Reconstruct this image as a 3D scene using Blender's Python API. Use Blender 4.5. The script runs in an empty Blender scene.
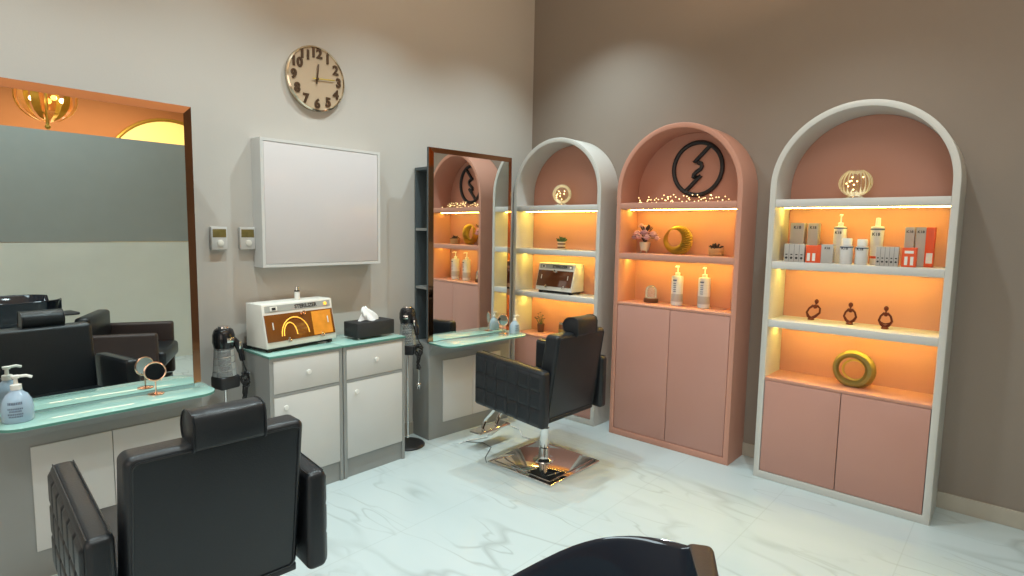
import bpy, bmesh, math, random
from mathutils import Vector, Matrix
random.seed(7)
PI = math.pi
C = bpy.context.scene.collection

# ------------------------------------------------------------------ materials
def mat(name, col, rough=0.5, metal=0.0, var=0.04, scale=6.0, bump=0.0, bscale=60.0, emit=None, es=0.0,
        trans=0.0, ior=1.45, coat=0.0, alpha=1.0, spec=0.5):
    m = bpy.data.materials.new(name); m.use_nodes = True
    nt = m.node_tree; b = nt.nodes['Principled BSDF']
    b.inputs['Roughness'].default_value = rough
    b.inputs['Metallic'].default_value = metal
    b.inputs['Transmission Weight'].default_value = trans
    b.inputs['IOR'].default_value = ior
    b.inputs['Coat Weight'].default_value = coat
    b.inputs['Alpha'].default_value = alpha
    b.inputs['Specular IOR Level'].default_value = spec
    tc = nt.nodes.new('ShaderNodeTexCoord')
    n = nt.nodes.new('ShaderNodeTexNoise'); n.inputs['Scale'].default_value = scale; n.inputs['Detail'].default_value = 3
    nt.links.new(tc.outputs['Object'], n.inputs['Vector'])
    r = nt.nodes.new('ShaderNodeMix'); r.data_type = 'RGBA'
    nt.links.new(n.outputs['Fac'], r.inputs[0])
    r.inputs[6].default_value = (*[c * (1 - var) for c in col], 1)
    r.inputs[7].default_value = (*[min(1, c * (1 + var)) for c in col], 1)
    nt.links.new(r.outputs[2], b.inputs['Base Color'])
    if bump:
        n2 = nt.nodes.new('ShaderNodeTexNoise'); n2.inputs['Scale'].default_value = bscale; n2.inputs['Detail'].default_value = 4
        nt.links.new(tc.outputs['Object'], n2.inputs['Vector'])
        bp = nt.nodes.new('ShaderNodeBump'); bp.inputs['Strength'].default_value = bump; bp.inputs['Distance'].default_value = 0.01
        nt.links.new(n2.outputs['Fac'], bp.inputs['Height']); nt.links.new(bp.outputs['Normal'], b.inputs['Normal'])
    if emit:
        b.inputs['Emission Color'].default_value = (*emit, 1); b.inputs['Emission Strength'].default_value = es
    return m

def marble(name, ex=False):
    m = bpy.data.materials.new(name); m.use_nodes = True
    nt = m.node_tree; N = nt.nodes; L = nt.links; b = N['Principled BSDF']
    b.inputs['Roughness'].default_value = 0.16
    tc = N.new('ShaderNodeTexCoord')
    mp = N.new('ShaderNodeMapping'); mp.inputs['Rotation'].default_value = (0, 0, math.radians(50)); mp.inputs['Scale'].default_value = (2.6, .75, 1)
    L.new(tc.outputs['Object'], mp.inputs[0])
    def vein(scale, width, dist, w):
        n = N.new('ShaderNodeTexNoise'); n.inputs['Scale'].default_value = scale; n.inputs['Detail'].default_value = 2.5; n.inputs['Distortion'].default_value = dist
        n.noise_dimensions = '4D'; n.inputs['W'].default_value = w
        L.new(mp.outputs[0], n.inputs['Vector'])
        a = N.new('ShaderNodeMath'); a.operation = 'SUBTRACT'; a.inputs[1].default_value = .5; L.new(n.outputs['Fac'], a.inputs[0])
        c = N.new('ShaderNodeMath'); c.operation = 'ABSOLUTE'; L.new(a.outputs[0], c.inputs[0])
        d = N.new('ShaderNodeMapRange'); d.inputs['From Max'].default_value = width * 1.8; d.inputs['To Min'].default_value = 1; d.inputs['To Max'].default_value = 0
        L.new(c.outputs[0], d.inputs['Value']); return d.outputs[0]
    v1 = vein(.8, .010, .25, 1.3); v2 = vein(1.5, .006, .3, 4.1)
    pt = N.new('ShaderNodeTexNoise'); pt.inputs['Scale'].default_value = 1.6; L.new(tc.outputs['Object'], pt.inputs['Vector'])
    pr = N.new('ShaderNodeMapRange'); pr.inputs['From Min'].default_value = .42; pr.inputs['From Max'].default_value = .62; L.new(pt.outputs['Fac'], pr.inputs['Value'])
    ad = N.new('ShaderNodeMath'); ad.operation = 'MAXIMUM'; L.new(v1, ad.inputs[0]); L.new(v2, ad.inputs[1])
    mu = N.new('ShaderNodeMath'); mu.operation = 'MULTIPLY'; L.new(ad.outputs[0], mu.inputs[0]); L.new(pr.outputs[0], mu.inputs[1])
    sc = N.new('ShaderNodeMath'); sc.operation = 'MULTIPLY'; sc.inputs[1].default_value = .42; L.new(mu.outputs[0], sc.inputs[0])
    cl = N.new('ShaderNodeTexNoise'); cl.inputs['Scale'].default_value = 1.1; cl.inputs['Detail'].default_value = 3; L.new(mp.outputs[0], cl.inputs['Vector'])
    m0 = N.new('ShaderNodeMix'); m0.data_type = 'RGBA'; L.new(cl.outputs['Fac'], m0.inputs[0])
    m0.inputs[6].default_value = (.46, .535, .538, 1); m0.inputs[7].default_value = (.555, .62, .62, 1)
    mx = N.new('ShaderNodeMix'); mx.data_type = 'RGBA'; L.new(sc.outputs[0], mx.inputs[0])
    L.new(m0.outputs[2], mx.inputs[6]); mx.inputs[7].default_value = (.24, .26, .25, 1)
    br = N.new('ShaderNodeTexBrick'); br.offset = .5
    mp2 = N.new('ShaderNodeMapping'); mp2.inputs['Location'].default_value = (2.2, 1.70, 0)
    L.new(tc.outputs['Object'], mp2.inputs[0]); L.new(mp2.outputs[0], br.inputs['Vector'])
    br.inputs['Scale'].default_value = 1; br.inputs['Brick Width'].default_value = 1.265; br.inputs['Row Height'].default_value = .6325
    br.inputs['Mortar Size'].default_value = .0025; br.inputs['Mortar Smooth'].default_value = 0
    br.inputs['Color1'].default_value = (0, 0, 0, 1); br.inputs['Color2'].default_value = (0, 0, 0, 1); br.inputs['Mortar'].default_value = (1, 1, 1, 1)
    g = N.new('ShaderNodeMath'); g.operation = 'MULTIPLY'; g.inputs[1].default_value = .0 if ex else .22; L.new(br.outputs['Fac'], g.inputs[0])
    mg = N.new('ShaderNodeMix'); mg.data_type = 'RGBA'; L.new(g.outputs[0], mg.inputs[0])
    L.new(mx.outputs[2], mg.inputs[6]); mg.inputs[7].default_value = (.30, .33, .32, 1)
    L.new(mg.outputs[2], b.inputs['Base Color'])
    return m

def mirror_mat(name, col, rough=0.0):
    return mat(name, col, rough, 1.0, 0.0)

def glassy(name, col, a=0.25, rough=0.02):
    """thin clear plastic or glass: mostly see-through with a glossy skin"""
    m = bpy.data.materials.new(name); m.use_nodes = True
    nt = m.node_tree; N = nt.nodes; L = nt.links
    N.remove(N['Principled BSDF'])
    t = N.new('ShaderNodeBsdfTransparent'); t.inputs[0].default_value = (*col, 1)
    g = N.new('ShaderNodeBsdfPrincipled'); g.inputs['Base Color'].default_value = (*col, 1); g.inputs['Roughness'].default_value = rough
    fr = N.new('ShaderNodeFresnel'); fr.inputs[0].default_value = 1.45
    ad = N.new('ShaderNodeMath'); ad.operation = 'ADD'; ad.use_clamp = True; ad.inputs[1].default_value = a; L.new(fr.outputs[0], ad.inputs[0])
    mx = N.new('ShaderNodeMixShader'); L.new(ad.outputs[0], mx.inputs[0]); L.new(t.outputs[0], mx.inputs[1]); L.new(g.outputs[0], mx.inputs[2])
    L.new(mx.outputs[0], N['Material Output'].inputs[0])
    return m

M = {}
def S(r, g, b):
    f = lambda c: ((c / 255 + .055) / 1.055) ** 2.4 if c > 10 else c / 255 / 12.92
    return (f(r), f(g), f(b))
M['wallA'] = mat('greige_paint', S(190, 184, 176), .75, var=.02, scale=2, bump=.04, bscale=90)
M['wallB'] = mat('taupe_paint', S(140, 128, 117), .72, var=.03, scale=2, bump=.05, bscale=90)
M['far'] = mat('warm_tan_paint', S(196, 140, 92), .8)
M['ceil'] = mat('ceiling_paint', S(215, 205, 190), .8)
M['pgrey'] = mat('partition_grey_paint', S(138, 144, 140), .7)
M['ppale'] = mat('partition_pale_stone', S(200, 203, 194), .5, var=.08, scale=3)
M['floor'] = marble('white_marble_tile'); M['base'] = mat('shaded_marble_skirting', S(176, 168, 154), .25, var=.14, scale=5)  # skirting: same marble, its shade put into a tan colour
M['white'] = mat('white_lacquer', S(204, 202, 198), .38, var=.015)
M['whiteshell'] = mat('white_shell_lacquer', S(198, 196, 190), .42, var=.015)
M['pink'] = mat('dusty_pink_lacquer', S(194, 140, 120), .42, var=.02)
M['pinkd'] = mat('dusty_pink_door', S(186, 138, 124), .34, var=.02)
M['grey'] = mat('warm_grey_laminate', S(146, 147, 144), .42, var=.02)
M['greyd'] = mat('dark_grey_laminate', S(82, 90, 93), .5, var=.02)
M['board'] = mat('satin_white_panel', S(205, 199, 198), .14, var=.01)
M['leather'] = mat('black_leather', (.012, .014, .017), .33, var=.15, scale=9, bump=.12, bscale=220)
M['leatherq'] = M['leather']
M['blackgloss'] = mat('black_gloss_plastic', (.012, .012, .014), .12)
M['blackm'] = mat('black_matte_plastic', (.02, .02, .022), .45)
M['ceramic'] = mat('black_glazed_ceramic', (.008, .012, .020), .06, coat=.0, spec=.4)
M['chrome'] = mirror_mat('polished_chrome', (.80, .79, .78), .05)
M['silver'] = mirror_mat('silver_trim', (.75, .75, .74), .2)
M['rimgold'] = mirror_mat('pale_gold_rim', (.78, .68, .52), .15)
M['mirror'] = mirror_mat('mirror_glass', (.84, .88, .87))
M['bronze'] = mirror_mat('bronze_tinted_mirror', (.40, .21, .12), .05)
M['copper'] = mirror_mat('rose_gold_metal', (.85, .52, .38), .18)
M['gold'] = mat('ribbed_gold', S(206, 178, 84), .34, .6, var=.1, scale=20)
M['goldg'] = mat('antique_gold_resin', S(150, 132, 70), .42, .5, var=.18, scale=14, bump=.3, bscale=60)
M['brass'] = mat('wall_clock_brown', S(84, 62, 44), .4, .3)
M['cface'] = mat('clock_face_tan', S(186, 164, 138), .3)
M['bronzefig'] = mat('bronze_figure', S(92, 36, 26), .3, .5, var=.1)
M['glasstop'] = mat('green_glass_top', S(158, 198, 188), .06, coat=.5, var=.01)
M['glassedge'] = mat('green_glass_edge', S(92, 142, 130), .1)
M['clear'] = glassy('clear_plastic', (.93, .96, .96), .12)
M['globe'] = glassy('amber_tinted_glass', (.985, .94, .82), .015)
M['bluish'] = mat('translucent_bluish_plastic', S(190, 212, 232), .18, trans=.35, var=.02)
M['whitep'] = mat('white_plastic', S(232, 230, 224), .35)
M['label'] = mat('paper_label', S(225, 222, 214), .5)
M['text'] = mat('dark_print', S(50, 48, 50), .5)
M['texts'] = mat('slate_print', S(94, 104, 122), .5)
M['orange'] = mat('orange_carton', S(222, 84, 40), .45)
M['cartong'] = mat('silver_grey_carton', S(178, 172, 166), .4)
M['bottle'] = mat('frosted_white_bottle', S(214, 212, 210), .35)
M['sterw'] = mat('sterilizer_white_enamel', S(226, 222, 212), .35)
M['amberwin'] = mat('amber_acrylic_window', (.19, .06, .010), .08, coat=.5, var=.35, scale=9)
M['amberdark'] = mat('dark_amber_window', (.10, .03, .012), .08, coat=.4)
M['amberglow'] = mat('arch_reflection_glow', (1, .6, .1), .4, emit=(1, .42, .04), es=.9)  # emissive orange for the painted arch reflections and the indicator
M['greypanel'] = mat('control_strip', S(166, 166, 160), .4)
M['tissue'] = mat('tissue_paper', S(240, 240, 240), .9)
M['tboxm'] = mat('dark_woven_leather', (.018, .018, .02), .5, bump=.6, bscale=300)
M['led'] = mat('led_strip_glow', (1, .8, .5), .5, emit=(1.0, .70, .12), es=64)
M['fairy'] = mat('fairy_bulb_glow', (1, .9, .6), .5, emit=(1.0, .66, .26), es=3)
M['fairyw'] = mat('bright_bulb_glow', (1, .9, .7), .5, emit=(1.0, .74, .34), es=7)
M['wire'] = mat('thin_copper_wire', S(150, 110, 60), .4, .7)
M['archglow'] = mat('backlit_arch_panel', (1, .8, .35), .5, emit=(1.0, .66, .16), es=.85)
M['green'] = mat('succulent_green', S(62, 92, 52), .6, var=.2, scale=30)
M['dkleaf'] = mat('dark_leaf', S(54, 42, 44), .6, var=.2, scale=30)
M['rose'] = mat('dusty_rose_petal', S(196, 150, 158), .7, var=.12, scale=30)
M['pot'] = mat('pale_ceramic_pot', S(206, 190, 166), .5)
M['potw'] = mat('woven_pot', S(190, 160, 120), .7, bump=.5, bscale=120)
M['potd'] = mat('brown_pot', S(98, 62, 42), .5)
M['lcd'] = mat('thermostat_display', S(118, 104, 58), .2, var=.4, scale=40)
M['cord'] = mat('black_cord', (.015, .015, .016), .4)
M['cordw'] = mat('white_cord', S(225, 225, 222), .4)
M['amber'] = glassy('amber_crystal', (1, .62, .25), .25)
M['padbrown'] = mat('worn_black_leather', (.035, .020, .017), .5, bump=.1, bscale=200)

# ------------------------------------------------------------------ mesh helpers
def BM(): return bmesh.new()
def merge(dst, src, mtx=None):
    if mtx is not None: src.transform(mtx)
    me = bpy.data.meshes.new('t'); src.to_mesh(me); src.free(); dst.from_mesh(me); bpy.data.meshes.remove(me)
def box(bm, x0, x1, y0, y1, z0, z1, bev=0.0, seg=2, mtx=None):
    t = BM(); bmesh.ops.create_cube(t, size=1)
    for v in t.verts:
        v.co = Vector(((x0 + x1) / 2 + v.co.x * (x1 - x0), (y0 + y1) / 2 + v.co.y * (y1 - y0), (z0 + z1) / 2 + v.co.z * (z1 - z0)))
    if bev: bmesh.ops.bevel(t, geom=t.edges[:], offset=bev, segments=seg, affect='EDGES', profile=.5)
    merge(bm, t, mtx)
def lathe(bm, prof, seg=24, c=(0, 0, 0), mtx=None):
    t = BM(); rings = []
    for r, z in prof:
        if r < 1e-5: rings.append([t.verts.new((0, 0, z))])
        else: rings.append([t.verts.new((r * math.cos(2 * PI * i / seg), r * math.sin(2 * PI * i / seg), z)) for i in range(seg)])
    for a, b in zip(rings, rings[1:]):
        for i in range(seg):
            j = (i + 1) % seg
            if len(a) == 1 and len(b) == 1: continue
            if len(a) == 1: t.faces.new((a[0], b[j], b[i]))
            elif len(b) == 1: t.faces.new((a[i], a[j], b[0]))
            else: t.faces.new((a[i], a[j], b[j], b[i]))
    if len(rings[0]) > 1: t.faces.new(rings[0][::-1])
    if len(rings[-1]) > 1: t.faces.new(rings[-1])
    bmesh.ops.recalc_face_normals(t, faces=t.faces[:])
    m = Matrix.Translation(c)
    merge(bm, t, m if mtx is None else mtx @ m)
def tube(bm, pts, r, seg=8, closed=False, mtx=None):
    pts = [Vector(p) for p in pts]; n = len(pts); t = BM(); rings = []; prev = None
    for i, p in enumerate(pts):
        a = pts[(i - 1) % n] if (closed or i > 0) else p; b = pts[(i + 1) % n] if (closed or i < n - 1) else p
        d = (b - a).normalized()
        if prev is None:
            up = Vector((0, 0, 1)) if abs(d.z) < .9 else Vector((1, 0, 0)); x = d.cross(up).normalized()
        else: x = (prev - d * prev.dot(d)).normalized()
        prev = x; y = d.cross(x); rr = r[i] if isinstance(r, (list, tuple)) else r
        rings.append([t.verts.new(p + x * rr * math.cos(2 * PI * k / seg) + y * rr * math.sin(2 * PI * k / seg)) for k in range(seg)])
    m = n if closed else n - 1
    for i in range(m):
        a, b = rings[i], rings[(i + 1) % n]
        for k in range(seg): t.faces.new((a[k], a[(k + 1) % seg], b[(k + 1) % seg], b[k]))
    if not closed: t.faces.new(rings[0][::-1]); t.faces.new(rings[-1])
    bmesh.ops.recalc_face_normals(t, faces=t.faces[:])
    merge(bm, t, mtx)
def ball(bm, c, r, sx=1, sy=1, sz=1, u=14, v=10, mtx=None):
    t = BM(); bmesh.ops.create_uvsphere(t, u_segments=u, v_segments=v, radius=r)
    t.transform(Matrix.Translation(c) @ Matrix.Diagonal((sx, sy, sz, 1)))
    merge(bm, t, mtx)
def prism(bm, poly, axis, a, b, bev=0.0, mtx=None):
    """extrude a 2D polygon: axis 'x' -> poly is (y,z), 'y' -> (x,z), 'z' -> (x,y)"""
    t = BM()
    f = {'x': lambda p, h: (h, p[0], p[1]), 'y': lambda p, h: (p[0], h, p[1]), 'z': lambda p, h: (p[0], p[1], h)}[axis]
    v0 = [t.verts.new(f(p, a)) for p in poly]; v1 = [t.verts.new(f(p, b)) for p in poly]
    t.faces.new(v0); t.faces.new(v1[::-1]); n = len(poly)
    for i in range(n): t.faces.new((v0[i], v0[(i + 1) % n], v1[(i + 1) % n], v1[i]))
    bmesh.ops.recalc_face_normals(t, faces=t.faces[:])
    if bev:
        e = [e for e in t.edges if len(e.link_faces) == 2 and e.calc_face_angle(0) > .7]
        bmesh.ops.bevel(t, geom=e, offset=bev, segments=2, affect='EDGES', profile=.5)
    merge(bm, t, mtx)
def obj(name, bm, m, parent=None, smooth=True, ang=40, loc=None):
    me = bpy.data.meshes.new(name); bm.to_mesh(me); bm.free()
    for mm in (m if isinstance(m, list) else [m]): me.materials.append(mm)
    if smooth:
        me.shade_smooth(); me.set_sharp_from_angle(angle=math.radians(ang))
    o = bpy.data.objects.new(name, me); C.objects.link(o)
    if parent: o.parent = parent
    if loc: o.location = loc
    return o
def tag(o, label, cat, group=None, kind=None):
    o['label'] = label; o['category'] = cat
    if group: o['group'] = group
    if kind: o['kind'] = kind
    return o
def thing(name, label, cat, loc=(0, 0, 0), rz=0, group=None):
    o = bpy.data.objects.new(name, None); C.objects.link(o); o.empty_display_size = .1
    o.location = loc; o.rotation_euler = (0, 0, rz)
    return tag(o, label, cat, group)
def struct(name, bm, m, parent=None):
    o = obj(name, bm, m, parent, smooth=False)
    if not parent: o['kind'] = 'structure'
    return o
def text_bm(s, size, depth=.0006, mtx=None, bold=0.0):
    cu = bpy.data.curves.new('t', 'FONT'); cu.body = s; cu.size = size; cu.extrude = depth; cu.offset = bold
    cu.align_x = 'CENTER'; cu.align_y = 'CENTER'; cu.resolution_u = 3
    o = bpy.data.objects.new('t', cu); C.objects.link(o)
    dg = bpy.context.evaluated_depsgraph_get(); me = bpy.data.meshes.new_from_object(o.evaluated_get(dg))
    bpy.data.objects.remove(o); bpy.data.curves.remove(cu)
    b = BM(); b.from_mesh(me); bpy.data.meshes.remove(me)
    if mtx is not None: b.transform(mtx)
    return b
def copy_tree(o, parent=None):
    c = o.copy(); C.objects.link(c)
    if parent: c.parent = parent
    for ch in list(o.children): copy_tree(ch, c)
    return c
RX = Matrix.Rotation(PI / 2, 4, 'X')                       # text lying in XY -> standing, facing -Y
FACE_MX = Matrix.Rotation(-PI / 2, 4, 'Z') @ RX            # standing, facing -X, reading towards -Y
def T(x, y, z): return Matrix.Translation((x, y, z))

# ------------------------------------------------------------------ room shell
RXW, RYW, H = -6.6, -8.4, 3.6
b = BM(); box(b, RXW, 2.4, RYW, 0, -.1, 0); struct('floor', b, M['floor'])
b = BM(); box(b, RXW, 2.4, RYW, 0, H, H + .1); struct('ceiling', b, M['ceil'])
b = BM(); box(b, RXW, .12, 0, .12, 0, H); struct('wall_back', b, M['wallA'])
b = BM(); box(b, 0, .12, -4.6, 0, 0, H); struct('wall_right', b, M['wallB'])
b = BM(); box(b, 2.4, 2.52, RYW, -4.6, 0, H); struct('wall_side', b, M['far'])
b = BM(); box(b, 0.12, 2.4, -4.72, -4.6, 0, H); struct('wall_return', b, M['far'])
b = BM(); box(b, RXW, 2.4, RYW - .12, RYW, 0, H); struct('wall_front', b, M['far'])
b = BM(); box(b, RXW - .12, RXW, RYW, .12, 0, H); struct('wall_left', b, M['wallA'])
b = BM(); box(b, -.012, 0, RYW, -.012, 0, .092, .002); struct('baseboard_right', b, M['base'])
b = BM(); box(b, RXW, 0, -.012, 0, 0, .092, .002); struct('baseboard_back', b, M['base'])
b = BM(); box(b, -4.9, 0, -4.60, -4.46, 1.315, 2.40); w = struct('wall_partition', b, M['pgrey'])
b = BM(); box(b, -4.9, 0, -4.60, -4.45, 0, 1.31); struct('partition_dado_panel', b, M['ppale'], w)

# ------------------------------------------------------------------ arched display cabinets
def arch_pts(hw, zs, r, z0, n=40):
    p = [(hw, z0), (hw, zs)]
    p += [(r * math.cos(PI * i / n), zs + r * math.sin(PI * i / n)) for i in range(1, n)]
    p += [(-hw, zs), (-hw, z0)]
    return p
def cabinet(label, yl, W, D, zs, shelves, zbase, shell, back, board, doorm, counter):
    yc = yl - W / 2; t = .034; hw = W / 2
    root = thing('arched_display_cabinet', label, 'cabinet', (0, yc, 0), 0, 'arched display cabinets along the taupe wall')
    # shell ring
    out = arch_pts(hw, zs, hw, 0); inn = arch_pts(hw - t, zs, hw - t, .045)
    bm = BM(); xs = (-D, -.002); rows = []
    for x in xs:
        rows.append(([bm.verts.new((x, *p)) for p in out], [bm.verts.new((x, *p)) for p in inn]))
    n = len(out)
    for i in range(n - 1):
        (o0, i0), (o1, i1) = rows
        bm.faces.new((o0[i], o0[i + 1], i0[i + 1], i0[i])); bm.faces.new((o1[i], i1[i], i1[i + 1], o1[i + 1]))
        bm.faces.new((o0[i], o1[i], o1[i + 1], o0[i + 1])); bm.faces.new((i0[i], i0[i + 1], i1[i + 1], i1[i]))
    (o0, i0), (o1, i1) = rows
    bm.faces.new((o0[0], i0[0], i0[-1], o0[-1])); bm.faces.new((o1[0], o1[-1], i1[-1], i1[0]))
    bm.faces.new((i0[0], i1[0], i1[-1], i0[-1])); bm.faces.new((o0[0], o0[-1], o1[-1], o1[0]))
    bmesh.ops.recalc_face_normals(bm, faces=bm.faces[:])
    e = [e for e in bm.edges if e.calc_face_angle(0) > .9 and all(abs(v.co.x + D) < 1e-5 for v in e.verts)]
    bmesh.ops.bevel(bm, geom=e, offset=.003, segments=2, affect='EDGES', profile=.5)
    obj('shell', bm, shell, root)
    bm = BM(); prism(bm, arch_pts(hw - t - .001, zs, hw - t - .001, zbase), 'x', -.022, -.006); obj('back_panel', bm, back, root, smooth=False)
    iw = hw - t - .0005; tb = .044
    for z in shelves:
        bm = BM(); box(bm, -D + .002, -.023, -iw, iw, z - tb, z, .0015); sh = obj('shelf', bm, board, root)
        bm = BM(); xl = -D * .52; box(bm, xl - .006, xl + .006, -iw + .01, iw - .01, z - tb - .004, z - tb - .0005); obj('led_strip', bm, M['led'], sh, smooth=False)
    # base cupboard
    bm = BM(); box(bm, -D + .022, -.023, -iw, iw, .047, zbase - .018); obj('cupboard_body', bm, M['greyd'], root, smooth=False)
    bm = BM(); box(bm, -D + .004, -.023, -iw, iw, zbase - .0175, zbase, .001); obj('counter', bm, counter, root)
    for s in (1, -1):
        bm = BM(); y0, y1 = sorted((s * .002, s * (iw - .003)))
        box(bm, -D + .004, -D + .0215, y0, y1, .049, zbase - .02, .0015); obj('door', bm, doorm, root)
    return root
D1, D2, D3 = .25, .27, .305
cab1 = cabinet('white arched display cabinet holding a spare sterilizer, in the corner beside the tall mirror', -.02, .87, D1, 1.808, (1.715, 1.36, 1.0), .64, M['whiteshell'], M['pink'], M['white'], M['pinkd'], M['pink'])
cab2 = cabinet('all-pink arched display cabinet with a black ring emblem, between two white-framed ones', -1.041, .905, D2, 1.793, (1.72, 1.36), 1.0, M['pink'], M['pink'], M['pink'], M['pinkd'], M['pink'])
cab3 = cabinet('white-framed arched display cabinet with pink doors and shelves of hair product boxes', -2.121, .908, D3, 1.790, (1.72, 1.352, .997), .64, M['whiteshell'], M['pink'], M['white'], M['pinkd'], M['pink'])
# emblem on the pink cabinet's back panel (a mark on it: part of the cabinet)
yc2 = -1.041 - .4525
em = BM(); R0 = .176; cy, cz = -1.535 - yc2, 1.96
tube(em, [(-.030, cy + R0 * math.cos(2 * PI * i / 48), cz + R0 * 1.03 * math.sin(2 * PI * i / 48)) for i in range(48)], .0155, 8, True)
path = [(-1.618, 2.112), (-1.508, 2.003), (-1.540, 2.002), (-1.560, 1.994), (-1.568, 1.976), (-1.558, 1.957), (-1.530, 1.940), (-1.510, 1.922), (-1.506, 1.905), (-1.524, 1.900), (-1.563, 1.914), (-1.453, 1.806)]
tube(em, [(-.030, y - yc2, z) for y, z in path], .0150, 8)
obj('ring_emblem', em, M['blackm'], cab2)

# ------------------------------------------------------------------ things on the shelves
def globe_lamp(x, y, z, r, label, ribs, group='glass globes of fairy lights'):
    t = thing('glass_globe_lamp', label, 'lamp', (x, y, z), 0, None)
    bm = BM(); lathe(bm, [(.0, 0), (r * .72, 0), (r * .75, .006), (r * .5, .014), (r * .2, .02), (0, .021)], 28); obj('base', bm, M['silver'], t)
    if ribs:
        bm = BM(); seg = 48; prof = []
        for i in range(13):
            a = -1.15 + i * (2.3 / 12); prof.append((r * math.cos(a), r * .93 * math.sin(a) + .02 + r * .86))
        g = BM(); rings = []
        for q, zz in prof: rings.append([g.verts.new(((q + (.0022 if k % 2 else -.0022)) * math.cos(2 * PI * k / seg), (q + (.0022 if k % 2 else -.0022)) * math.sin(2 * PI * k / seg), zz)) for k in range(seg)])
        for a, c in zip(rings, rings[1:]):
            for k in range(seg): g.faces.new((a[k], a[(k + 1) % seg], c[(k + 1) % seg], c[k]))
        merge(bm, g); obj('ribbed_globe', bm, M['globe'], t)
        bm = BM()
        for k in range(20):
            a0 = 2 * PI * k / 20
            tube(bm, [(q * math.cos(a0), q * math.sin(a0), zz) for q, zz in prof], .0007, 4)
        obj('rib_cage', bm, M['gold'], t)
    else:
        bm = BM(); ball(bm, (0, 0, .016 + r), r, u=24, v=16); obj('globe', bm, M['globe'], t)
    bm = BM(); rnd = random.Random(3)
    spots = [(rnd.uniform(-.5, .5) * r, rnd.uniform(-.5, .5) * r, .02 + r * rnd.uniform(.35, 1.35)) for _ in range(9)]
    q = [(0, 0, .018)] + spots; tube(bm, q, .0007, 4); obj('wire', bm, M['wire'], t)
    bb = None
    for s in spots:
        if bb is None:
            bm = BM(); ball(bm, (0, 0, 0), .0042, u=8, v=6); bb = obj('bulb', bm, M['fairyw'], t)
            bb.location = s
        else:
            c = bb.copy(); C.objects.link(c); c.location = s
    return t
globe_lamp(-.165, -2.540, 1.721, .083, 'ribbed amber glass globe of fairy lights on top of the white-framed cabinet shelf', True)
globe_lamp(-.13, -.437, 1.716, .078, 'smooth clear glass globe of fairy lights on the corner cabinet\'s top shelf', False)

def carton(name, x, y, z, w, d, h, m, label, txt=None, side=None, group=None, ts=.016, stripes=0, rz=0, tz=.8):
    t = thing(name, label, 'box', (x, y, z), rz, group)
    bm = BM(); box(bm, -d / 2, d / 2, -w / 2, w / 2, 0, h, .0012); obj('carton', bm, m, t)
    if txt:
        b2 = text_bm(txt, ts, .0004, T(-d / 2 - .0006, .0, h * tz) @ FACE_MX, .0005); obj('lettering', b2, M['text'], t, smooth=False)
    if stripes:
        bm = BM()
        for k in range(stripes):
            yy = -w / 2 + (k + .5) * w / stripes
            lathe(bm, [(0, 0), (w / stripes * .26, 0), (w / stripes * .26, .0012), (0, .0012)], 12, (0, 0, 0), T(-d / 2, yy, h * .22) @ Matrix.Rotation(-PI / 2, 4, 'Y'))
            box(bm, -d / 2 - .0008, -d / 2, yy - w / stripes * .2, yy + w / stripes * .2, h * .38, h * .44)
        obj('printed_marks', bm, M['text'], t)
        bm = BM()
        for k in range(1, stripes):
            yy = -w / 2 + k * w / stripes; box(bm, -d / 2 - .0006, -d / 2, yy - .0008, yy + .0008, .002, h - .002)
        obj('printed_lines', bm, M['greyd'], t, smooth=False)
    return t
def pump_bottle(name, x, y, z, r, h, label, m, txt=None, group=None, slim=False, cat='bottle', pump='tall', cap=None, band=True, printm='text'):
    t = thing(name, label, cat, (x, y, z), 0, group)
    hb = h * .74
    bm = BM(); lathe(bm, [(0, 0), (r * .9, 0), (r, .004), (r, hb - .014), (r * .92, hb - .004), (r * .45, hb), (0, hb)], 24); obj('bottle_body', bm, m, t)
    bm = BM()
    if pump == 'tall':
        lathe(bm, [(0, hb), (r * .42, hb), (r * .42, hb + h * .07), (r * .14, hb + h * .08), (r * .12, hb + h * .2), (r * .25, hb + h * .2), (r * .25, hb + h * .24), (0, hb + h * .24)], 16)
        tube(bm, [(0, 0, hb + h * .225), (-r * .4, 0, hb + h * .23), (-r * .95, 0, hb + h * .215)], r * .12, 8)
    else:
        lathe(bm, [(0, hb), (r * .8, hb), (r * .8, h - .006), (r * .74, h), (0, h)], 24)
    obj('pump' if pump == 'tall' else 'cap', bm, cap or M['whitep'], t)
    if band:
        bm = BM(); lathe(bm, [(r + .0006, hb - .016), (r + .0006, hb - .009)], 24); obj('collar_line', bm, M['texts'], t)
    if txt:
        b2 = text_bm(txt, r * .62, .0006, T(-r - .001, r * .1, hb * .82) @ FACE_MX, .0004); obj('lettering', b2, M[printm], t, smooth=False)
    return t
z2 = 1.353; PG = 'hair product packs on the white-framed cabinet'
carton('product_carton', -.13, -2.248, z2, .078, .07, .232, M['cartong'], 'wider tall grey carton standing behind the pack of four small cartons', 'K18', group=PG, ts=.026, tz=.88)
carton('product_carton', -.13, -2.334, z2, .056, .06, .232, M['cartong'], 'narrower tall grey carton standing behind the red carton', 'K18', group=PG, ts=.022, tz=.88)
carton('product_carton', -.245, -2.266, z2, .112, .04, .106, M['cartong'], 'low pale pack of four dotted cartons in front of the wider tall grey carton', group=PG, stripes=4)
t = carton('product_carton', -.245, -2.360, z2, .060, .04, .100, M['orange'], 'low red carton beside the pack of four, with bottles printed on it', group=PG)
bm = BM()
for yy in (-.014, .014): box(bm, -.0206, -.0200, yy - .008, yy + .008, .01, .055)
obj('printed_bottles', bm, M['label'], t, smooth=False)
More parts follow.
